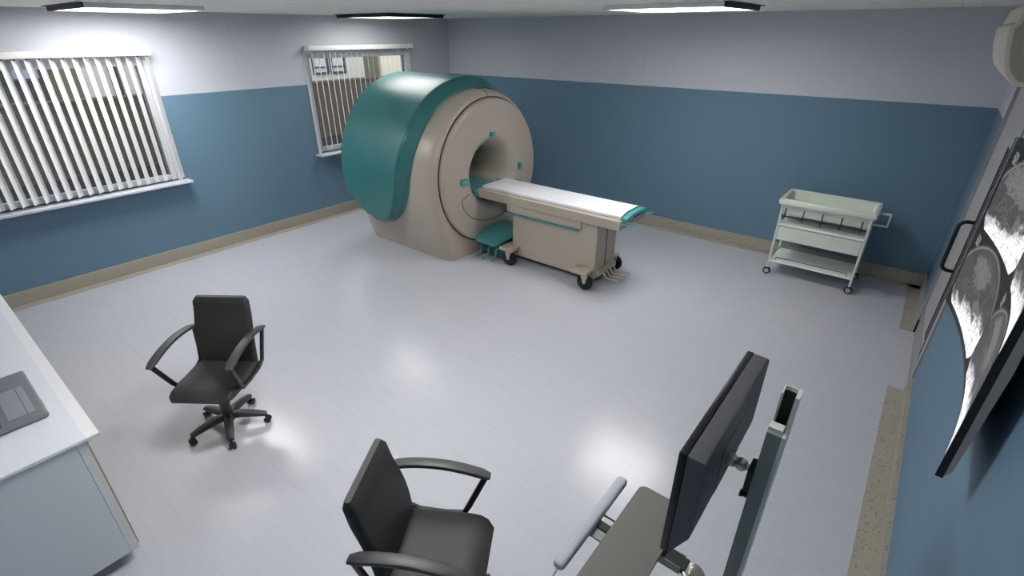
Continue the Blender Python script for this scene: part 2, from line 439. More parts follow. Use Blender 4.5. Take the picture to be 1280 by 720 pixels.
# ------------------------------------------------------------------ ceiling lights
def ceiling_light(loc, caps, label, lm):
    r = empty('ceiling_light', loc, label=label, cat='ceiling light', group='square ceiling lights')
    w, d, h = 1.12, 0.98, 0.042
    f = MB(); t = 0.025
    f.box((-w/2, -d/2, -0.012), (w/2, d/2, 0.0))
    for sx in (-1, 1): f.box((sx*(w/2-t), -d/2, -h), (sx*w/2, d/2, -0.012), 0.003, 1)
    for sy in (-1, 1): f.box((-w/2+t, sy*(d/2-t), -h), (w/2-t, sy*d/2, -0.012), 0.003, 1)
    for k in range(1, 4): f.box((-w/2+t, -d/2+d*k/4-.006, -h), (w/2-t, -d/2+d*k/4+.006, -h+.02))
    f.build('frame', M['lampfr'], r)
    MB().box((-w/2+t, -d/2+t, -h+.022), (w/2-t, d/2-t, -0.014)).build('diffuser', M[lm], r, 0)
    for (ax, sg) in caps:
        c = MB()
        if ax == 'x': c.box((sg*w/2, -d/2-.01, -h-.004), (sg*(w/2+.012), d/2+.01, 0), .002, 1).box((sg*w/2, -d/2-.03, -.008), (sg*(w/2+.045), d/2+.03, 0), 0)
        else: c.box((-w/2-.01, sg*d/2, -h-.004), (w/2+.01, sg*(d/2+.012), 0), .002, 1).box((-w/2-.03, sg*d/2, -.008), (w/2+.03, sg*(d/2+.045), 0), 0)
        c.build('end_cap', M['lampcap'], r)
    return r
ceiling_light((-6.44, 2.00, ZC), [('y', -1)], 'white ceiling light with black end cap above the large left window side, at top left', 'lamp1')
ceiling_light((-6.44, 5.24, ZC), [('x', 1), ('y', -1)], 'ceiling light with two black edges directly over the scanner', 'lamp2')
ceiling_light((-2.14, 5.24, ZC), [('x', 1)], 'white ceiling light with black end cap in front of the back wall, at top right', 'lamp3')
ceiling_light((-2.14, 1.60, ZC), [('x', 1), ('x', -1)], 'unseen ceiling light added for light above the near office chair and the monitor', 'lamp4')  # unseen light continuing the grid, added to light the near half

# ------------------------------------------------------------------ MRI scanner (origin on the floor, bore axis along x)
MX, MY, AZ = -4.43, 5.11, 1.08
scan = empty('mri_scanner', (MX, MY, 0), label='beige MRI scanner with teal wraparound cover and round bore, under the windows', cat='MRI scanner')
def outline(th, R, b=0.82, z0=0.0):
    """polar radius of the shell cross-section about the bore axis; th from +y, ccw"""
    s, c = math.sin(th), math.cos(th)
    if s >= 0: return R
    lo, hi = 0.2, 2.5
    def inside(r):
        z = AZ+r*s; y = abs(r*c)
        if z < z0: return False
        return y < b+(R-b)*math.sin(PI/2*z/AZ)
    for _ in range(40):
        m = (lo+hi)/2
        if inside(m): lo = m
        else: hi = m
    return lo
NTH = 144
TH = [2*PI*k/NTH for k in range(NTH)]
# corner angles: insert exact bottom corners
ca = math.atan2(-AZ, 0.82)
TH = sorted([t for t in TH if min(abs(t-(ca+2*PI)), abs(t-(PI-ca))) > 0.015]+[ca+2*PI, PI-ca])
def ring(xs, rf):
    return [(xs, -0.0+rf(t)*math.cos(t), AZ+rf(t)*math.sin(t)) for t in TH]
RB = 1.05
body = MB(); rows = []
OUT = [outline(t, RB) for t in TH]
def rr(k_in): # inset outline
    return [max(0.05, o-k_in) for o in OUT]
def rw(x, rad): rows.append([(x, rad[i]*math.cos(t), AZ+rad[i]*math.sin(t)) for i, t in enumerate(TH)])
con = lambda r: [r]*len(TH)
# outer front fillet, inset shrinks to nothing at the floor so the foot stays on the ground
def inset(d, x):
    out = []
    for i, t in enumerate(TH):
        r = OUT[i]; s = math.sin(t)
        y = r*math.cos(t); z = AZ+r*s
        dd = d*(1+1.3*max(0, -s)); yy = y*(1-dd/max(0.6, abs(r))) ; zz = AZ+(z-AZ)*(1-d/max(.6, r)) if s > 0 else z+(0 if z < 1e-3 else d*0.55*max(0, -s)*min(1, z/0.3))
        out.append((x, yy, max(0.0, zz)))
    return out
DR = 0.955          # groove radius of the front disc
rows.append(con2 := [(-0.075, DR*math.cos(t), AZ+DR*math.sin(t)) for t in TH])
for (d, x) in ((0.085, -0.070), (0.070, -0.073), (0.052, -0.086), (0.036, -0.108), (0.022, -0.142), (0.011, -0.187), (0.003, -0.245), (0.0, -0.31)):
    rows.append(inset(d, x))
for x in (-0.6, -1.0, -1.4, -1.66): rows.append(inset(0.0, x))
for (d, x) in ((0.012, -1.70), (0.05, -1.74), (0.12, -1.755)): rows.append(inset(d, x))
R_ = body.grid(rows, closed_v=True)
body.cap(R_[-1])
# inset disc rows must stay inside the shell near the floor
bo = body.build('shell', M['beige'], scan, 40)
# front disc with trumpet bore
disc = MB(); prof = []
prof += [(-0.09, 0.953), (-0.055, 0.950), (-0.030, 0.945), (-0.014, 0.934), (-0.006, 0.918), (-0.002, 0.90)]
prof += [(0.0, 0.75), (0.0, 0.60)]
for k in range(0, 11):
    a = PI/2*k/10; prof.append((-0.42+0.42*math.cos(a), 0.52-0.20*math.sin(a)) if k else (0.0, 0.52))
prof += [(-0.60, 0.318), (-0.9, 0.316), (-1.3, 0.316), (-1.66, 0.316)]
rows = [[(x, r*math.cos(2*PI*k/96), AZ+r*math.sin(2*PI*k/96)) for k in range(96)] for (x, r) in prof]
R_ = disc.grid(rows, closed_v=True); disc.cap(R_[-1])
disc.build('front_disc', M['beige'], scan, 40)
gr = MB().tube([(-0.066, 0.9575*math.cos(2*PI*k/96), AZ+0.9575*math.sin(2*PI*k/96)) for k in range(96)], 0.0085, 6, True, up=(1,0,0))
gr.build('groove', M['groove'], scan)
# seam lines on the shell and below the bore
sm = MB().tube([(x, 0, AZ+z) for x, z in ((-0.068, 0.966), (-0.074, 0.985), (-0.086, 1.006), (-0.104, 1.023), (-0.137, 1.038), (-0.175, 1.048), (-0.34, 1.0505))], 0.0045, 6, up=(0,1,0))
sm.build('seam', M['groove'], scan)
def facept(y, z): return (0.001, y, z)
sp_ = [(-0.49, 0.88), (-0.63, 0.83)] + [(-0.63+0.63*(1-math.cos(PI/2*k/12))*1.0, 0.83-0.40*math.sin(PI/2*k/12)) for k in range(1, 13)]
sp_ += [(-y, z) for (y, z) in sp_[-2::-1]]
MB().tube([facept(y, z) for y, z in sp_], 0.0045, 6, up=(1,0,0)).build('panel_seam', M['groove'], scan)
# laser / positioning blocks around the bore
for (y, z, w, h) in ((-0.02, 1.59, 0.075, 0.055), (0.56, 1.07, 0.055, 0.09), (-0.59, 1.065, 0.11, 0.075)):
    MB().box((-0.01, y-w/2, z-h/2), (0.045, y+w/2, z+h/2), 0.005, 1).build('marker_light', M['teal_lt'], scan)
# teal wraparound cover: half-boundaries measured as (angle below/above horizontal on the near side, front x)
FB = [(90, -0.30), (76, -0.315), (59, -0.345), (46, -0.355), (35, -0.375), (21, -0.41), (4.5, -0.465), (-8, -0.53), (-17.3, -0.622), (-26.5, -0.768), (-31.5, -0.90), (-34.6, -1.01), (-36.2, -1.13)]
BB = [(-36.2, -1.13), (-35.6, -1.26), (-33.5, -1.40), (-30.3, -1.524), (-25.8, -1.70), (-24.9, -1.735)]
def lerp(tab, x):
    for (a, u), (b, v) in zip(tab, tab[1:]):
        if (a-x)*(b-x) <= 0 and a != b: return u+(v-u)*(x-a)/(b-a)
    return tab[0][1] if abs(x-tab[0][0]) < abs(x-tab[-1][0]) else tab[-1][1]
TR = 0.135; LIP = 0.165
cov = MB(); rows = []
angs = [-36.2, -36.0, -35.5, -34.6, -33.5, -32, -30.3, -28, -25.8, -24.9, -20] + list(range(-16, 91, 4)) + [90]
angs = sorted(set(angs))
fullA = [(a, 1) for a in angs] + [(a, -1) for a in reversed(angs) if a < 90]
XE = -1.74
for (a, sgn) in fullA:
    xf = lerp(FB, a)
    xb = XE if a >= -24.9 else lerp(BB, a)
    L = max(1e-3, xf-xb)
    # distance to the lower boundary, in metres along the surface
    row = []
    th = PI-math.radians(a) if sgn > 0 else math.radians(a)
    base = outline(th % (2*PI), RB)
    N = 44
    for k in range(N+1):
        # dense over the front chamfer, then along the barrel
        u = min(1.0, (0.20/L)*k/24) if (L > .3 and k <= 24) else ((0.20/L)+(1-0.20/L)*(k-24)/(N-24) if L > .3 else k/N)
        x = xf-u*L
        df = xf-x                                    # depth from the front edge
        db = (x-xb) if a < -24.9 else 10.0
        dl = 1.05*math.radians(max(0, a+36.2))+0.0   # distance from the lowest lobe
        d = min(df, db)
        # lower edge towards the back
        if a < 0:
            # distance from lower back boundary along the circumference
            amin = lerp([(-x_, -0) for x_ in (0, 1)], 0) if False else None
        def lipf(d, Lp):
            q = min(1, max(0, d/Lp))
            lo_ = 0.16*math.sqrt(max(0, 1-(1-min(1, q/0.05))**2))
            e = max(0, (q-0.03)/0.97); e = e if e < .78 else .78+.22*(1-(1-(e-.78)/.22)**2)*.62/.62
            return min(1.0, lo_+0.84*e)
        # circumferential distance to the boundary at this x
        al = lerp([(p[1], p[0]) for p in BB], x) if x < -1.13 else lerp([(p[1], p[0]) for p in FB[::-1]], x)
        dc = 1.05*math.radians(a-al) if x < -0.47 else 10
        h = TR*lipf(df, LIP)*(lipf(max(0, dc), 0.10) if dc < 10 else 1)
        if a < -24.9: h *= lipf(max(0, db), 0.06) if db < 0.06 else 1
        r = base+0.004+h
        row.append((x, r*math.cos(th), AZ+r*math.sin(th)))
    # back return to the shell
    re = row[-1]
    for (dx, q) in ((-0.012, 0.5), (-0.012, 0.0)):
        rb = base-0.02; rr0 = math.hypot(re[1], re[2]-AZ)
        r = rb+(rr0-rb)*q
        row.append((re[0]+dx, r*math.cos(th), AZ+r*math.sin(th)))
    rows.append(row)
cov.grid(rows)
co_ = cov.build('cover', M['teal'], scan, 60)
# plinth under the shell
MB().box((-1.70, -0.80, 0.0), (-0.24, 0.80, 0.03)).build('plinth', M['groove'], scan, 0)
# docking rail in the bore
dk = MB()
dk.prism([(-0.30, 0.80), (0.30, 0.80), (0.30, 0.86), (0.24, 0.88), (-0.24, 0.88), (-0.30, 0.86)], 'x', -1.2, -0.035, 0.006, 1)
dk.prism([(-0.36, 0.905), (-0.30, 0.905), (-0.26, 0.79), (-0.30, 0.79)], 'x', -0.62, -0.03, 0.004, 1)
dk.prism([(0.36, 0.905), (0.30, 0.905), (0.26, 0.79), (0.30, 0.79)], 'x', -0.62, -0.03, 0.004, 1)
dk.build('docking_rail', M['teal_lt'], scan)

# ------------------------------------------------------------------ patient couch
cx, cy = -3.27, 5.115
pt = empty('patient_table', (cx, cy, 0), label='beige wheeled patient couch with white pad docked at the scanner bore', cat='patient table')
Lx = lambda x: x-cx
b = MB(); b.box((Lx(-3.90), -.245, .095), (Lx(-2.64), .245, .80), .006, 1)
b.build('pedestal', M['beige_lt'], pt)
MB().box((Lx(-2.64), -.008, .2), (Lx(-2.636), .008, .79)).build('pedestal_seam', M['groove'], pt, 0)
b = MB(); b.box((Lx(-3.97), -.285, .695), (Lx(-2.845), .285, .84), .006, 1)
b.build('side_panel', M['beige_lt'], pt)
b = MB()
prf = [(Lx(-4.455), .915), (Lx(-4.455), .905), (Lx(-4.42), .805), (Lx(-2.33), .805), (Lx(-2.33), .915)]
b.prism(prf, 'y', -.315, .315, .004, 1)
b.build('couch_tray', M['beige_lt'], pt)
b = MB(); b.box((Lx(-4.42), -.245, .914), (Lx(-2.36), .245, .955), .012, 3)
b.build('mattress', M['pad'], pt)
# teal head handle
b = MB()
b.prism([(-.255, .915), (.255, .915), (.255, .955), (.13, .985), (-.13, .985), (-.255, .955)], 'x', Lx(-2.36), Lx(-2.345), .003, 1)
b.prism([(-.255, .905), (.255, .905), (.255, .945), (.13, .975), (-.13, .975), (-.255, .945)], 'x', Lx(-2.345), Lx(-2.28), .008, 2)
hd = b.build('end_handle', M['teal_lt'], pt)
MB().box((Lx(-2.282), -.10, .925), (Lx(-2.270), .10, .955), .004, 1).build('grip_slot', M['teal'], hd)
for sg in (-1, 1):
    p = [(Lx(-2.34), sg*.30, .885), (Lx(-2.22), sg*.30, .885), (Lx(-2.22), sg*.22, .885), (Lx(-2.33), sg*.22, .885)]
    MB().tube(p, .008, 8).build('release_bar', M['teal_lt'], pt)
for sg in (-1, 1):
    b = MB(); b.box((Lx(-3.97), sg*.285, .672), (Lx(-2.86), sg*.305, .692), .004, 1)
    b.box((Lx(-3.95), sg*.268, .68), (Lx(-3.93), sg*.29, .70)); b.box((Lx(-2.90), sg*.268, .68), (Lx(-2.88), sg*.29, .70))
    b.build('side_rail', M['teal_lt'], pt)
# feet and castors
def castor(x, y, yaw=0):
    w = MB(); n = 28
    w.cyl((x, y-.02, .1), (x, y+.02, .1), .1, n=n, bevel=.008)
    wo = w.build('wheel', M['rubber'], pt)
    h = MB().cyl((x, y-.024, .1), (x, y+.024, .1), .022, n=14); h.build('hub', M['beige_lt'], wo)
    f = MB()
    for sg in (-1, 1): f.prism([(x-.045, .185), (x+.045, .185), (x+.012, .085), (x-.012, .085)], 'y', y+sg*.028-.004, y+sg*.028+.004)
    f.box((x-.045, y-.032, .18), (x+.045, y+.032, .19)); f.build('fork', M['beige_lt'], pt)
b = MB(); b.box((Lx(-2.87), -.42, .19), (Lx(-2.65), .42, .235), .006, 1); b.build('cross_foot', M['beige_lt'], pt)
b = MB(); b.box((Lx(-3.99), -.42, .19), (Lx(-3.78), .42, .235), .006, 1); b.build('cross_foot', M['beige_lt'], pt)
for sg in (-1, 1): castor(Lx(-2.685), sg*.375); castor(Lx(-3.85), sg*.385)
for k in range(4):
    y = -.12+k*.085
    MB().tube([(Lx(-2.66), y, .16), (Lx(-2.58), y, .16), (Lx(-2.53), y, .10), (Lx(-2.36), y+.01, .11)], .011, 8, up=(0,1,0)).build('pedal', M['beige_lt'], pt)
MB().box((Lx(-2.70), -.2, .12), (Lx(-2.60), .24, .19), .01, 1).build('pedal_housing', M['beige_lt'], pt)
# teal docking shoe between couch and scanner, with foot pedals
b = MB(); rows = []
for k in range(13):
    u = k/12; y = -.43+.86*u
    z = .275+.085*math.sin(PI*u)
    rows.append([(Lx(-4.40), y, z-.06), (Lx(-4.40), y, z), (Lx(-4.07)+.10*math.sin(PI*u), y, z-.01), (Lx(-4.07)+.10*math.sin(PI*u), y, z-.07)])
R_ = b.grid(rows, closed_v=True); b.cap(R_[0]); b.cap(R_[-1])
b.build('docking_shoe', M['teal_lt'], pt, 0)
b = MB(); b.box((Lx(-4.34), -.36, .06), (Lx(-3.92), .36, .22), .006, 1); b.build('docking_base', M['teal_dk'], pt)
for x in (-4.32, -4.19, -4.06):
    MB().tube([(Lx(x), -.36, .17), (Lx(x), -.40, .16), (Lx(x), -.42, .06), (Lx(x), -.50, .045)], .013, 6, up=(1,0,0)).build('dock_pedal', M['teal_lt'], pt)

# ------------------------------------------------------------------ trolley
tx, ty = -0.64, 6.86
tr = empty('utility_trolley', (tx, ty, 0), label='pale green metal supply trolley with basket, drawer and castors at the back wall', cat='trolley')
hx, hy = 0.455, 0.25
for sx in (-1, 1):
    for sy in (-1, 1):
        MB().box((sx*hx-.0125, sy*hy-.0125, .085), (sx*hx+.0125, sy*hy+.0125, .94), .003, 1).build('leg', M['trolley'], tr)
        c = MB().cyl((sx*hx, sy*hy-.018, .044), (sx*hx, sy*hy-.004, .044), .044, n=20, bevel=.004).cyl((sx*hx, sy*hy+.004, .044), (sx*hx, sy*hy+.018, .044), .044, n=20, bevel=.004)
        c.cyl((sx*hx, sy*hy-.02, .044), (sx*hx, sy*hy+.02, .044), .01)
        co = c.build('castor', M['rubber'], tr)
        MB().cyl((sx*hx, sy*hy-.021, .044), (sx*hx, sy*hy+.021, .044), .028, n=18).cyl((sx*hx, sy*hy, .08), (sx*hx, sy*hy, .1), .010).build('hub', M['steel'], co)
# basket: open tray with rolled rim
b = MB(); wx, wy = .50, .285
def rect(hx_, hy_, z, r=.03, n=3): return [(p[0], p[1], z) for p in rrect(2*hx_, 2*hy_, r, n)]
rws = [rect(wx-.045, wy-.045, .80), rect(wx-.03, wy-.03, .915), rect(wx, wy, .925), rect(wx+.006, wy+.006, .962), rect(wx-.004, wy-.004, .990), rect(wx-.030, wy-.030, .994), rect(wx-.045, wy-.045, .982), rect(wx-.065, wy-.065, .81)]
R_ = b.grid(rws, closed_v=True); b.cap(R_[0]); b.cap(R_[-1])
b.build('basket', M['trolley'], tr, 40)
b = MB().tube([(-wx+.06, -wy+.012, .785), (wx-.06, -wy+.012, .785)], .011, 8)
rl = b.build('hook_rail', M['wire'], tr)
for k in range(5):
    x = -.405+k*.197
    MB().tube([(x, -wy+.006, .89), (x, -wy-.004, .84), (x, -wy-.004, .765), (x, -wy-.016, .755)], .0075, 6, up=(1,0,0)).build('hook', M['wire'], rl)
b = MB(); b.box((-.455, -.26, .655), (.455, .25, .685), .006, 1); b.build('shelf', M['trolley_w'], tr)
d = MB().box((-.44, -.262, .475), (.44, -.235, .645), .006, 1).box((-.43, -.236, .485), (.43, .2, .50)).box((-.43, -.236, .5), (-.415, .2, .63)).box((.415, -.236, .5), (.43, .2, .63)).box((-.43, .185, .5), (.43, .2, .63))
d.build('drawer', M['trolley'], tr)
b = MB(); b.box((-.455, -.262, .175), (.455, .262, .195), .004, 1); b.build('lower_shelf', M['trolley_w'], tr)
b = MB().tube([(-.39, -.21, .195), (-.39, -.21, .225), (.39, -.21, .225), (.39, -.21, .195)], .005, 6, up=(0,1,0)); b.build('shelf_rail', M['wire'], tr)
for sx in (-1, 1): MB().tube([(sx*.44, .2, .195), (sx*.44, .2, .23), (sx*.44, -.1, .23), (sx*.44, -.1, .195)], .004, 6, up=(1,0,0)).build('shelf_rail', M['wire'], tr)
b = MB().sweep([(.45, 0, .94), (.605, 0, .94), (.605, 0, .80), (.45, 0, .80)], [(-.012, -.012), (.012, -.012), (.012, .012), (-.012, .012)], up=(0,1,0))
b.build('push_handle', M['trolley'], tr)

# ------------------------------------------------------------------ office chairs (forward = local +x)
def bez(p0, p1, p2, n):
    return [tuple((1-t)**2*a+2*t*(1-t)*b_+t*t*c for a, b_, c in zip(p0, p1, p2)) for t in [k/n for k in range(n+1)]]
def make_chair(label):
    r = empty('office_chair', (0, 0, 0), label=label, cat='chair', group='black office chairs with armrests')
    # seat pad
    s = MB(); rows = []
    NX, NP = 14, 9
    for i in range(NX+1):
        u = i/NX; x = -.22+.475*u
        hw_ = .226+.010*math.sin(PI*u)
        e = min(u, 1-u)
        if u > .86: hw_ *= math.sqrt(max(.0, 1-((u-.86)/.14)**2*.35))
        zt = .496-(0 if u < .72 else .05*((u-.72)/.28)**2)-.008*math.sin(PI*u)
        zb = .418+(0 if u < .8 else .015*((u-.8)/.2))
        th_ = zt-zb
        if u == 0 or u == 1: th_ *= .45; 
        zc = (zt+zb)/2
        rows.append([(x, p[0], zc+p[1]) for p in rrect(2*hw_, th_, min(.03, th_*.45), 4)])
    R_ = s.grid(rows, closed_v=True); s.cap(R_[0]); s.cap(R_[-1])
    s.build('seat', M['leather'], r, 50)
    MB().box((-.17, -.15, .375), (.15, .15, .425), .012, 2).build('seat_pan', M['chairdk'], r)
    # backrest
    b = MB(); rows = []
    N = 16
    for i in range(N+1):
        u = i/N; z = .445+.55*u
        x = -.222-.098*u+.020*math.sin(PI*min(1, u*1.3))
        hw_ = .212+.010*math.sin(PI*min(1, u*1.1)) - (.0 if u < .93 else .022*((u-.93)/.07)**2)
        th_ = .062 if 0 < i < N else .03
        rows.append([(x+p[1]+.012*(abs(p[0])/.22)**2, p[0], z) for p in rrect(2*hw_, th_, min(.026, th_*.45), 4)])
    R_ = b.grid(rows, closed_v=True); b.cap(R_[0]); b.cap(R_[-1])
    b.build('backrest', M['leather'], r, 50)
    b = MB().sweep([(-.02, 0, .385), (-.20, 0, .385), (-.275, 0, .43), (-.31, 0, .56), (-.33, 0, .70)], [(-.035, -.012), (.035, -.012), (.035, .012), (-.035, .012)], up=(0,1,0))
    b.build('back_support', M['chairdk'], r)
    for sg in (-1, 1):
        y = sg*.272
        pad = bez((-.31, y-sg*.004, .738), (-.05, y, .815), (.225, y+sg*.006, .708), 12)
        sec = [rrect(.060 if 0 < k < 12 else .044, .024 if 0 < k < 12 else .016, .007, 2) for k in range(13)]
        p = MB().sweep(pad, sec)
        po = p.build('armrest', M['chairpl'], r, 45)
        loop = [(.200, y+sg*.006, .705), (.180, y, .66), (.108, y-sg*.02, .50), (.08, y-sg*.028, .452), (-.02, y-sg*.03, .445), (-.16, y-sg*.03, .452), (-.225, y-sg*.028, .482), (-.258, y-sg*.02, .59), (-.285, y-sg*.008, .70), (-.293, y-sg*.004, .735)]
        MB().sweep(loop, rrect(.032, .022, .006, 2), up=(0,1,0)).build('arm_frame', M['chairdk'], po, 45)
    # gas column and base
    MB().cyl((0, 0, .09), (0, 0, .26), .04, .036, 20).cyl((0, 0, .26), (0, 0, .39), .033, n=20).build('gas_column', M['chairpl'], r)
    MB().cyl((0, 0, .075), (0, 0, .135), .052, .044, 20, .006).build('hub', M['chairpl'], r)
    for k in range(5):
        a = math.radians(-41+72*k); ca_, sa = math.cos(a), math.sin(a)
        pts = [(.03, .112), (.10, .112), (.19, .098), (.272, .080)]
        secs = [rrect(.062, .054, .018, 3), rrect(.064, .054, .020, 3), rrect(.058, .046, .017, 3), rrect(.044, .030, .012, 3)]
        MB().sweep([(q*ca_, q*sa, z) for q, z in pts], secs).build('leg', M['chairpl'], r, 45)
        cs = MB(); px, py = .272*ca_, .272*sa; tx_, ty_ = -sa, ca_
        for o_ in (-.017, .017):
            cs.cyl((px+tx_*(o_-.007), py+ty_*(o_-.007), .026), (px+tx_*(o_+.007), py+ty_*(o_+.007), .026), .026, n=16, bevel=.004)
        cs.cyl((px-tx_*.012, py-ty_*.012, .03), (px+tx_*.012, py+ty_*.012, .03), .012, n=10).cyl((px, py, .03), (px, py, .075), .008, n=10)
        cs.build('castor', M['chairdk'], r)
    return r
ch = make_chair('black leather office chair in the open floor by the white counter, facing the camera')
ch.location = (-3.615, 0.965, 0); ch.rotation_euler.z = math.radians(-53)
c2 = copy_tree(ch); c2.location = (-1.30, 1.03, 0); c2.rotation_euler.z = math.radians(32)
c2['label'] = 'black office chair at bottom centre facing the keyboard tray and monitor'

# ------------------------------------------------------------------ counter with laptop
DT = 0.93
wt = MB().box((-5.98, YF+.005, DT-.018), (-2.885, .187, DT), .002, 1).build('worktop', M['top'])
MB().box((-5.98, .130, DT-.0175), (-2.884, .189, DT+.0002), .0015, 1).build('front_nosing', M['nosing'], wt)
tag(wt, 'long white laminate worktop under the laptop at the left edge', 'worktop')
def cabinet(x0, x1, label):
    w = x1-x0; r = empty('base_cabinet', ((x0+x1)/2, 0, 0), label=label, cat='cabinet', group='grey base cabinets under the worktop')
    h = w/2
    MB().box((-h, YF+.01, .085), (h, .085, DT-.019), .002, 1).build('carcass', M['cab'], r)
    MB().box((-h+.02, YF+.03, 0), (h-.03, .03, .085)).build('plinth', M['plinth'], r, 0)
    for (a, b_) in ((-h+.0, -.002), (.002, h)):
        d = MB().prism([(a, .10), (a+.02, .085), (b_-.0, .085), (b_, .10), (b_, DT-.022), (a, DT-.022)], 'y', .086, .128, .002, 1).build('door', M['cabfront'], r)
        xh = -.06 if a < -.1 else .06
        MB().box((a, .128, .12), (b_, .135, DT-.06)).build('edge_strip', M['ply'], d, 0)
        MB().box((xh-.012, .135, .60), (xh+.012, .155, .72), .004, 1).build('handle', M['steel'], d)
    return r
c1 = cabinet(-3.90, -2.90, 'grey base cabinet at the right end of the worktop, its side panel visible')
for k, lb in ((1, 'middle grey base cabinet under the worktop, beside the end cabinet'), (2, 'grey base cabinet under the far left end of the worktop')):
    c = copy_tree(c1); c.location.x -= 1.003*k; c['label'] = lb

lp = empty('laptop', (-3.53, -.14, DT+.0004), label='open grey laptop with touchpad lying on the white worktop', cat='laptop')
lw, ld = .30, .205
MB().box((-lw, -ld, .004), (lw, ld, .032), .012, 3).build('base', M['laptop'], lp)
MB().box((-lw+.02, -ld+.02, 0), (lw-.02, ld-.02, .006), .002, 1).build('underside', M['laptopdk'], lp)
tp = MB().box((-.10, .055, .0315), (.235, .165, .0335), .001, 1).build('touchpad', M['laptop2'], lp)
MB().box((-.10, .132, .0325), (.235, .135, .0340)).build('button_gap', M['laptopdk'], tp, 0)
kw = MB().box((-.27, -.17, .0310), (.27, .025, .0325)).build('keyboard', M['laptopdk'], lp, 0)
for row in range(5):
    for col in range(14):
        x = -.262+col*.0375; y = -.165+row*.037
        if row == 4 and 4 <= col <= 8: continue
        MB().box((x, y, .0325), (x+.033, y+.032, .0365), .003, 1).build('key', M['key'], kw)
MB().box((-.262+4*.0375, -.165+4*.037, .0325), (-.262+9*.0375-.004, -.165+4*.037+.032, .0365), .003, 1).build('key', M['key'], kw)
lid = MB().box((-lw, -ld-.006, .03), (lw, -ld+.010, .40), .008, 2, Matrix.Rotation(math.radians(14), 3, 'X'), (0, -ld, .03)).build('lid', M['laptop'], lp)
MB().box((-lw+.02, -ld+.0095, .055), (lw-.02, -ld+.0115, .385), 0, 1, Matrix.Rotation(math.radians(14), 3, 'X'), (0, -ld, .03)).build('screen', M['monbk'], lid, 0)
MB().box((.12, .2045, .014), (.19, .2065, .022)).build('port', M['laptop2'], lp, 0)

# ------------------------------------------------------------------ workstation stand, tray, monitor
px, py = -.1015, 1.57
ws = empty('workstation_stand', (px, py, 0), label='grey-green pole stand with keyboard tray and padded wrist bar, between near chair and right wall', cat='workstation stand')
wx_ = .0235
ch_ = MB()   # rear U channel, opening towards -y
ch_.prism([(-wx_, -.005), (-wx_, .055), (wx_+.008, .055), (wx_+.008, -.005), (wx_-.005, -.005), (wx_-.005, .048), (-wx_+.005, .048), (-wx_+.005, -.005)], 'z', .05, 1.715)
ch_.build('channel', M['ws_lt'], ws, 0)
MB().box((-wx_+.005, .040, .06), (wx_-.005, .048, 1.70)).build('channel_liner', M['ws_dk'], ws, 0)
cv = MB().box((-wx_-.003, -.062, .05), (wx_-.003, -.005, 1.588), .001, 1).build('cover_plate', M['ws'], ws, 0)
MB().box((wx_-.003, -.063, .05), (wx_+.008, -.005, 1.589), .0008, 1).build('edge_trim', M['ws_lt'], ws, 0)
MB().box((-wx_-.0035, -.045, 1.585), (wx_-.006, -.008, 1.600), .001, 1).build('top_clip', M['ws_lt'], ws, 0)
bs = MB()
bs.box((-.36, -.20, .0), (.16, .20, .03), .01, 2); bs.build('base_plate', M['ws'], ws)
# monitor bracket
k = MB().box((-.050, -.035, 1.27), (-.0265, .035, 1.38), .003, 1).build('bracket', M['ws_dk'], ws)
MB().cyl((-.05, .0, 1.355), (-.075, .0, 1.355), .013, n=14).cyl((-.078, -.018, 1.355), (-.078, .018, 1.355), .020, n=18, bevel=.004).box((-.116, -.012, 1.343), (-.07, .012, 1.367), .004, 1).cyl((-.114, .0, 1.337), (-.114, .0, 1.373), .020, n=18, bevel=.004).box((-.136, -.013, 1.34), (-.105, .013, 1.37), .003, 1).build('swivel_arm', M['steel'], k)
MB().cyl((-.0265, -.01, 1.235), (-.046, -.01, 1.235), .010, n=12).cyl((-.046, -.01, 1.235), (-.058, -.01, 1.235), .015, n=12, bevel=.003).build('clamp_knob', M['ws_dk'], k)
# keyboard tray on its arm
tyo = 1.475-py
ta = MB()
ta.box((-.335, -.065, .695), (-.165, .0, .728), .003, 1)
ta.build('tray_arm', M['ws_dk'], ws)
MB().box((-.335, -.069, .690), (-.185, -.065, .732)).box((-.335, .0, .690), (-.185, .004, .732)).build('arm_rail', M['ws'], ws, 0)
MB().cyl((-.135, -.042, .690), (-.135, -.042, .722), .046, n=28, bevel=.005).cyl((-.135, -.042, .722), (-.135, -.042, .732), .022, n=20, bevel=.004).box((-.135, -.062, .695), (-.0265, -.02, .718), .003, 1).build('swivel_joint', M['steel'], ws)
tr_ = MB().prism([(x-.39, y+tyo) for x, y in rrect(.235, .645, .035, 5)], 'z', .732, .750, .002, 1)
tro = tr_.build('keyboard_tray', M['tray'], ws)
for (a, b_) in ((-.075, -.02), (-.02, .03)):
    MB().box((-.60, tyo+a+.004, .715), (-.33, tyo+b_-.004, .728 if a < -.05 else .731), .002, 1).build('slide_arm', M['ws'] if a < -.05 else M['ws_dk'], ws)
MB().box((-.60, tyo+.058, .722), (-.40, tyo+.064, .729)).build('slide_rod', M['wire'], ws, 0)
br = MB(); rows = []
for i, u in enumerate([0, .006, .02, .05, .2, .5, .8, .95, .98, .994, 1.0]):
    q = [.55, .8, .95, 1, 1, 1, 1, 1, .95, .8, .55][i]
    rows.append([(-.595+p[0], tyo-.30+.60*u, .740+p[1]) for p in rrect(.056*q, .040*q, .017*q, 4)])
R_ = br.grid(rows, closed_v=True); br.cap(R_[0]); br.cap(R_[-1])
br.build('wrist_bar', M['wrist'], ws, 50)
MB().tube([(-.595, tyo-.29, .735), (-.60, tyo-.34, .70), (-.58, tyo-.38, .66)], .006, 8).build('wrist_bar_stay', M['ws_lt'], ws)

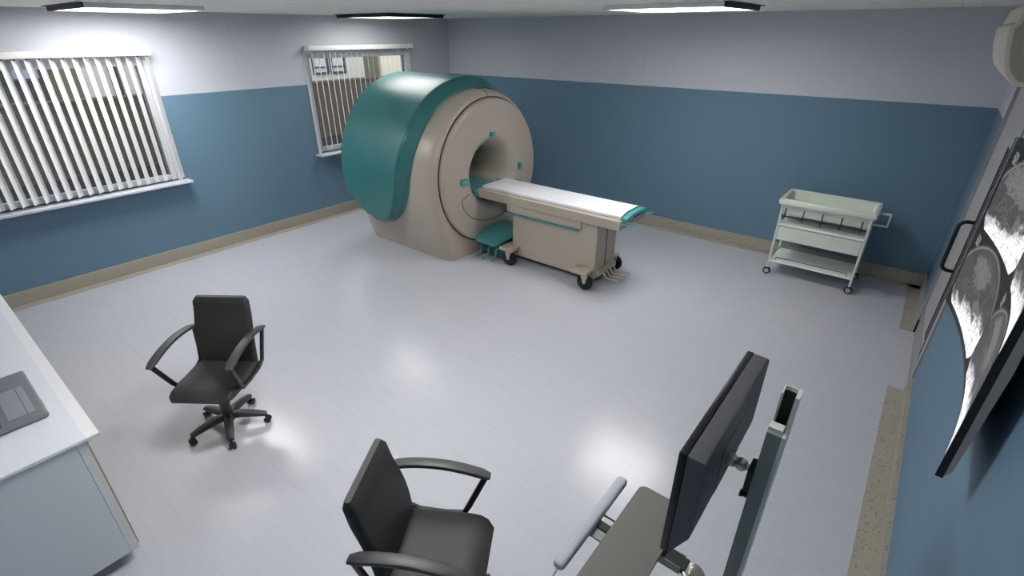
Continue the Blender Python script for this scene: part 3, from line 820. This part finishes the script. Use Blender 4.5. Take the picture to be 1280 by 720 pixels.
mo = empty('computer_monitor', (-.32, 1.605, 1.12), label='large dark grey monitor on the stand bracket, seen from behind above the tray', cat='monitor')
mh = .467; mw = .365
MB().box((0, -mw, 0), (.028, mw, mh), .006, 2).build('front_frame', M['monbk'], mo)
MB().box((-.0015, -mw+.018, .02), (.001, mw-.018, mh-.018)).build('screen', M['monbk'], mo, 0)
sh = MB(); A = [(.028, -mw+.004, .006), (.028, mw-.004, .006), (.028, mw-.004, mh-.003), (.028, -mw+.004, mh-.003)]
Bq = [(.083, -mw+.03, .205), (.083, mw-.03, .205), (.088, mw-.004, mh-.004), (.088, -mw+.004, mh-.004)]
A2 = [(.024, p[1], p[2]) for p in A]
sh.prism([(.026, .004), (.034, .004), (.088, .12), (.090, .15), (.090, mh-.012), (.082, mh-.004), (.026, mh-.003)], 'y', -mw+.003, mw-.003, .003, 1)
so = sh.build('back_shell', M['mon'], mo, 30)
MB().box((.0895, -.14, .14), (.0925, .14, .36), .004, 1).build('mount_plate', M['mon'], so)
MB().cyl((.09, -.035, .235), (.104, -.035, .235), .02, n=16).build('mount_boss', M['steel'], so)

# ------------------------------------------------------------------ door
d = struct(empty('door_1', (XR, (DA+DB)/2, 0)))
hw_ = (DB-DA)/2
fr = MB(); fr.box((-.032, hw_-.02, 0), (T, hw_+.03, DZ+.03), .002, 1).box((-.012, -hw_-.0, 0), (T, -hw_+.05, DZ+.03), .002, 1).box((-.02, -hw_+.05, DZ-.04), (T, hw_-.02, DZ+.03), .002, 1)
fr.build('frame', M['door_fr'], d)
lf = MB().box((-.008, -hw_+.05, .012), (.05, hw_-.02, DZ-.04), .003, 1).build('leaf', M['door'], d)
for (y0, y1, z0, z1) in ((-hw_+.18, -hw_+.20, .25, 2.12), (-hw_+.27, -hw_+.34, .40, 2.02), (-hw_+.38, -hw_+.395, .40, 2.02)):
    MB().box((-.013, y0, z0), (-.007, y1, z1), .001, 1).build('groove_strip', M['door_dk'], lf)
MB().box((-.012, -hw_+.05, .012), (-.0075, hw_-.02, .30), .001, 1).build('kick_plate', M['door_fr'], lf)
HY, HO = -hw_+.36, -.098
pth = [(-.008, HY, 1.44), (HO+.05, HY, 1.44)] + [(HO+.05-.05*math.sin(a), HY, 1.39+.05*math.cos(a)) for a in [PI/2*k/6 for k in range(1, 7)]] + [(HO+.05-.05*math.cos(a), HY, 1.07-.05*math.sin(a)) for a in [PI/2*k/6 for k in range(7)]] + [(-.008, HY, 1.02)]
MB().tube(pth, .015, 10, up=(0,1,0)).build('pull_handle', M['hblack'], lf)

# ------------------------------------------------------------------ curved television with MRI films
def mri_m():
    t = NT('mri_scan_images')
    co = t.coord('UV'); sp = t.new('ShaderNodeSeparateXYZ'); t.link(co, sp.inputs[0])
    u = t.math('MULTIPLY', sp.outputs[0], 2.0); v = t.math('MULTIPLY', sp.outputs[1], 2.0)
    cu = t.math('FRACT', u); cv = t.math('FRACT', v)
    cb = t.new('ShaderNodeCombineXYZ'); t.link(cu, cb.inputs[0]); t.link(cv, cb.inputs[1])
    t.link(t.math('ADD', t.math('FLOOR', u), t.math('MULTIPLY', t.math('FLOOR', v), 3.0)), cb.inputs[2])
    n1 = t.noise(3.0, 3, cb.outputs[0]); n2 = t.noise(9.0, 8, cb.outputs[0], 0.65); n3 = t.noise(26, 4, cb.outputs[0])
    du = t.math('MULTIPLY_ADD', t.math('SUBTRACT', n1, 0.5), 0.75, cu); dv = t.math('MULTIPLY_ADD', t.math('SUBTRACT', n2, 0.5), 0.50, cv)
    def sstep(x, a, b):
        m = t.new('ShaderNodeMapRange', interpolation_type='SMOOTHSTEP'); t.link(x, m.inputs[0])
        m.inputs[1].default_value = a; m.inputs[2].default_value = b; return m.outputs[0]
    def ell(cx_, cy_, rx, ry, x=cu, y=cv):
        a = t.math('DIVIDE', t.math('SUBTRACT', x, cx_), rx); b_ = t.math('DIVIDE', t.math('SUBTRACT', y, cy_), ry)
        return t.math('SQRT', t.math('ADD', t.math('MULTIPLY', a, a), t.math('MULTIPLY', b_, b_)))
    # slice outline: black background outside
    body = ell(.5, .40, .56, .58)
    inside = sstep(body, 1.0, .97)
    rim = t.math('MULTIPLY', sstep(body, .90, .93), sstep(body, .97, .94))
    tissue = t.math('MULTIPLY_ADD', n2, .55, .02)                                # grey muscle
    fat = t.math('MULTIPLY', sstep(t.math('ADD', dv, t.math('MULTIPLY', t.math('SUBTRACT', du, .5), -.35)), .34, .14), t.math('MULTIPLY_ADD', t.math('SUBTRACT', t.math('ADD', n3, n2), .9), 2.2, .72))
    g = t.math('MAXIMUM', t.math('MULTIPLY', tissue, .17), fat)
    for (a, b_, rx, ry, val) in ((.40, .66,   .19, .15, .13), (.68, .56, .10, .17, .05), (.28, .40, .07, .12, .06), (.55, .34, .08, .08, .12)):
        e = ell(a, b_, rx, ry, du, dv)
        g = t.math('MULTIPLY_ADD', sstep(e, 1.05, .92), t.math('SUBTRACT', t.math('MULTIPLY_ADD', n3, .18, val-.09), g), g)
        ring_ = t.math('MULTIPLY', sstep(e, 1.22, 1.12), sstep(e, 1.0, 1.08))
        g = t.math('MAXIMUM', g, t.math('MULTIPLY', t.math('MULTIPLY', ring_, n3), .30))
    g = t.math('MULTIPLY', g, inside)
    g = t.math('MAXIMUM', g, t.math('MULTIPLY', rim, .16))
    # annotation ticks in the image corner
    bk = t.new('ShaderNodeTexBrick'); t.link(t.mapping(cb.outputs[0], (1,1,0)), bk.inputs['Vector'])
    bk.inputs['Scale'].default_value = 24; bk.inputs['Mortar Size'].default_value = .05
    bk.inputs['Color1'].default_value = (1,1,1,1); bk.inputs['Color2'].default_value = (0,0,0,1); bk.inputs['Mortar'].default_value = (0,0,0,1)
    bk.inputs['Bias'].default_value = -.1; bk.inputs['Row Height'].default_value = .5; bk.inputs['Brick Width'].default_value = .35
    txt = t.math('MULTIPLY', t.math('MULTIPLY', t.math('GREATER_THAN', cu, .05), t.math('LESS_THAN', cu, .12)), t.math('MULTIPLY', t.math('GREATER_THAN', cv, .80), t.math('LESS_THAN', cv, .93)))
    sc_ = t.new('ShaderNodeSeparateColor'); t.link(bk.outputs['Color'], sc_.inputs[0])
    g = t.math('MAXIMUM', g, t.math('MULTIPLY', t.math('MULTIPLY', txt, sc_.outputs[0]), .40))
    # separators
    def sepl(x): return t.math('GREATER_THAN', t.math('ABSOLUTE', t.math('SUBTRACT', x, .5)), .489)
    line = t.math('MAXIMUM', sepl(cu), sepl(cv))
    g = t.math('MULTIPLY', g, t.math('SUBTRACT', 1.0, line), clamp=True)
    cc = t.new('ShaderNodeCombineColor'); 
    for i in range(3): t.link(g, cc.inputs[i])
    t.b.inputs['Base Color'].default_value = (.02, .02, .02, 1); t.b.inputs['Roughness'].default_value = .5
    t.link(cc.outputs[0], t.b.inputs['Emission Color']); t.b.inputs['Emission Strength'].default_value = 1.0
    return t.m
M['mri'] = mri_m()
TY, TZ0, TZ1, THW = 2.93, 1.29, 2.27, .89
tv = empty('television', (XR, TY, (TZ0+TZ1)/2), label='large curved television on the right wall showing MRI scan images', cat='television')
zh = (TZ1-TZ0)/2
def tvx(y): return (.480-XR)-.088*(y/THW)**2
NS = 32; ys = [-THW+2*THW*k/NS for k in range(NS+1)]
fr = MB(); rows = []
for y in ys:
    x = tvx(y); rows.append([(x, y, -zh), (x, y, zh), (x+.024, y, zh), (x+.024, y, -zh)])
R_ = fr.grid(rows, closed_v=True); fr.cap(R_[0]); fr.cap(R_[-1])
fr.build('bezel', M['tvfr'], tv, 30)
bk = MB(); rows = []
for y in ys:
    x = tvx(y)+.024; rows.append([(x, y, -zh+.01), (x, y, zh-.01), (x+.016, y, zh-.04), (min(x+.03, -.002), y, 0), (x+.016, y, -zh+.04)])
R_ = bk.grid(rows, closed_v=True); bk.cap(R_[0]); bk.cap(R_[-1])
bk.build('back_cover', M['tvbk'], tv, 30)
me = MB(); bm_ = me.bm; uvl = bm_.loops.layers.uv.new('UVMap')
NB = 30; ys2 = [-THW+NB/1000+(2*THW-2*NB/1000)*k/NS for k in range(NS+1)]
zz = zh-.030
V = [[bm_.verts.new((tvx(y)-.0015, y, z)) for z in (-zz, zz)] for y in ys2]
for i in range(NS):
    f_ = bm_.faces.new((V[i][0], V[i][1], V[i+1][1], V[i+1][0]))
    for lo_, (uu, vv) in zip(f_.loops, ((i/NS, 0), (i/NS, 1), ((i+1)/NS, 1), ((i+1)/NS, 0))): lo_[uvl].uv = (1-uu, vv)
sc = me.build('screen', M['mri'], tv, 0, recalc=False)
mb_ = MB().box((-.010, -.25, -.2), (-.0005, .25, .2)).build('wall_mount', M['tvbk'], tv, 0)

# ------------------------------------------------------------------ air conditioner
ac = empty('air_conditioner', (XR, 3.78, 2.72), label='cream wall mounted air conditioner high on the right wall near the ceiling', cat='air conditioner')
P0 = [(-.001, .17), (-.33, .16), (-.345, .08), (-.362, .07), (-.362, .05), (-.35, -.02), (-.335, -.075), (-.315, -.12), (-.27, -.165), (-.001, -.165)]
MB().prism(P0, 'y', -.56, .56, .006, 2).build('casing', M['ac'], ac)
for sg in (-1, 1):
    e = MB(); 
    sc_p = lambda k_: [(-.19+(x+.19)*k_, z*k_) for x, z in P0]
    e.prism(sc_p(.90), 'y', sg*.56, sg*.575, .004, 1).prism(sc_p(.66), 'y', sg*.575, sg*.588, .004, 1)
    e.build('end_panel', M['acdk'], ac)  # shade on the end faces is put into this grey base colour
MB().box((-.355, -.50, .074), (-.335, .50, .086), .003, 1).build('top_grille', M['acdk'], ac)
MB().box((-.26, -.5, -.170), (-.12, .5, -.160), .003, 1).build('louvre', M['acdk'], ac)

# ------------------------------------------------------------------ world, camera, view
W = bpy.data.worlds.new('world'); S.world = W; W.use_nodes = True
nt = W.node_tree; bg = nt.nodes['Background']
sky = nt.nodes.new('ShaderNodeTexSky'); sky.sky_type = 'HOSEK_WILKIE'; sky.turbidity = 6.0; sky.ground_albedo = 0.4
sky.sun_direction = Vector((0.3, -0.5, 0.8)).normalized()
hs = nt.nodes.new('ShaderNodeHueSaturation'); hs.inputs['Saturation'].default_value = 0.15
nt.links.new(sky.outputs[0], hs.inputs['Color']); nt.links.new(hs.outputs[0], bg.inputs[0]); bg.inputs[1].default_value = 9.0

cam = bpy.data.cameras.new('camera'); co_ = bpy.data.objects.new('camera', cam); C.objects.link(co_)
co_.location = (0, 0, 2.765); co_.rotation_euler = (math.radians(90-27.077), 0, math.radians(38.762))
cam.sensor_fit = 'VERTICAL'; cam.angle = math.radians(60.0); cam.clip_start = 0.02; cam.clip_end = 200
S.camera = co_
S.view_settings.view_transform = 'Standard'; S.view_settings.look = 'None'
S.view_settings.gamma = 1.0; S.view_settings.exposure = 0.18
try: S.view_settings.use_curve_mapping = False
except Exception: pass
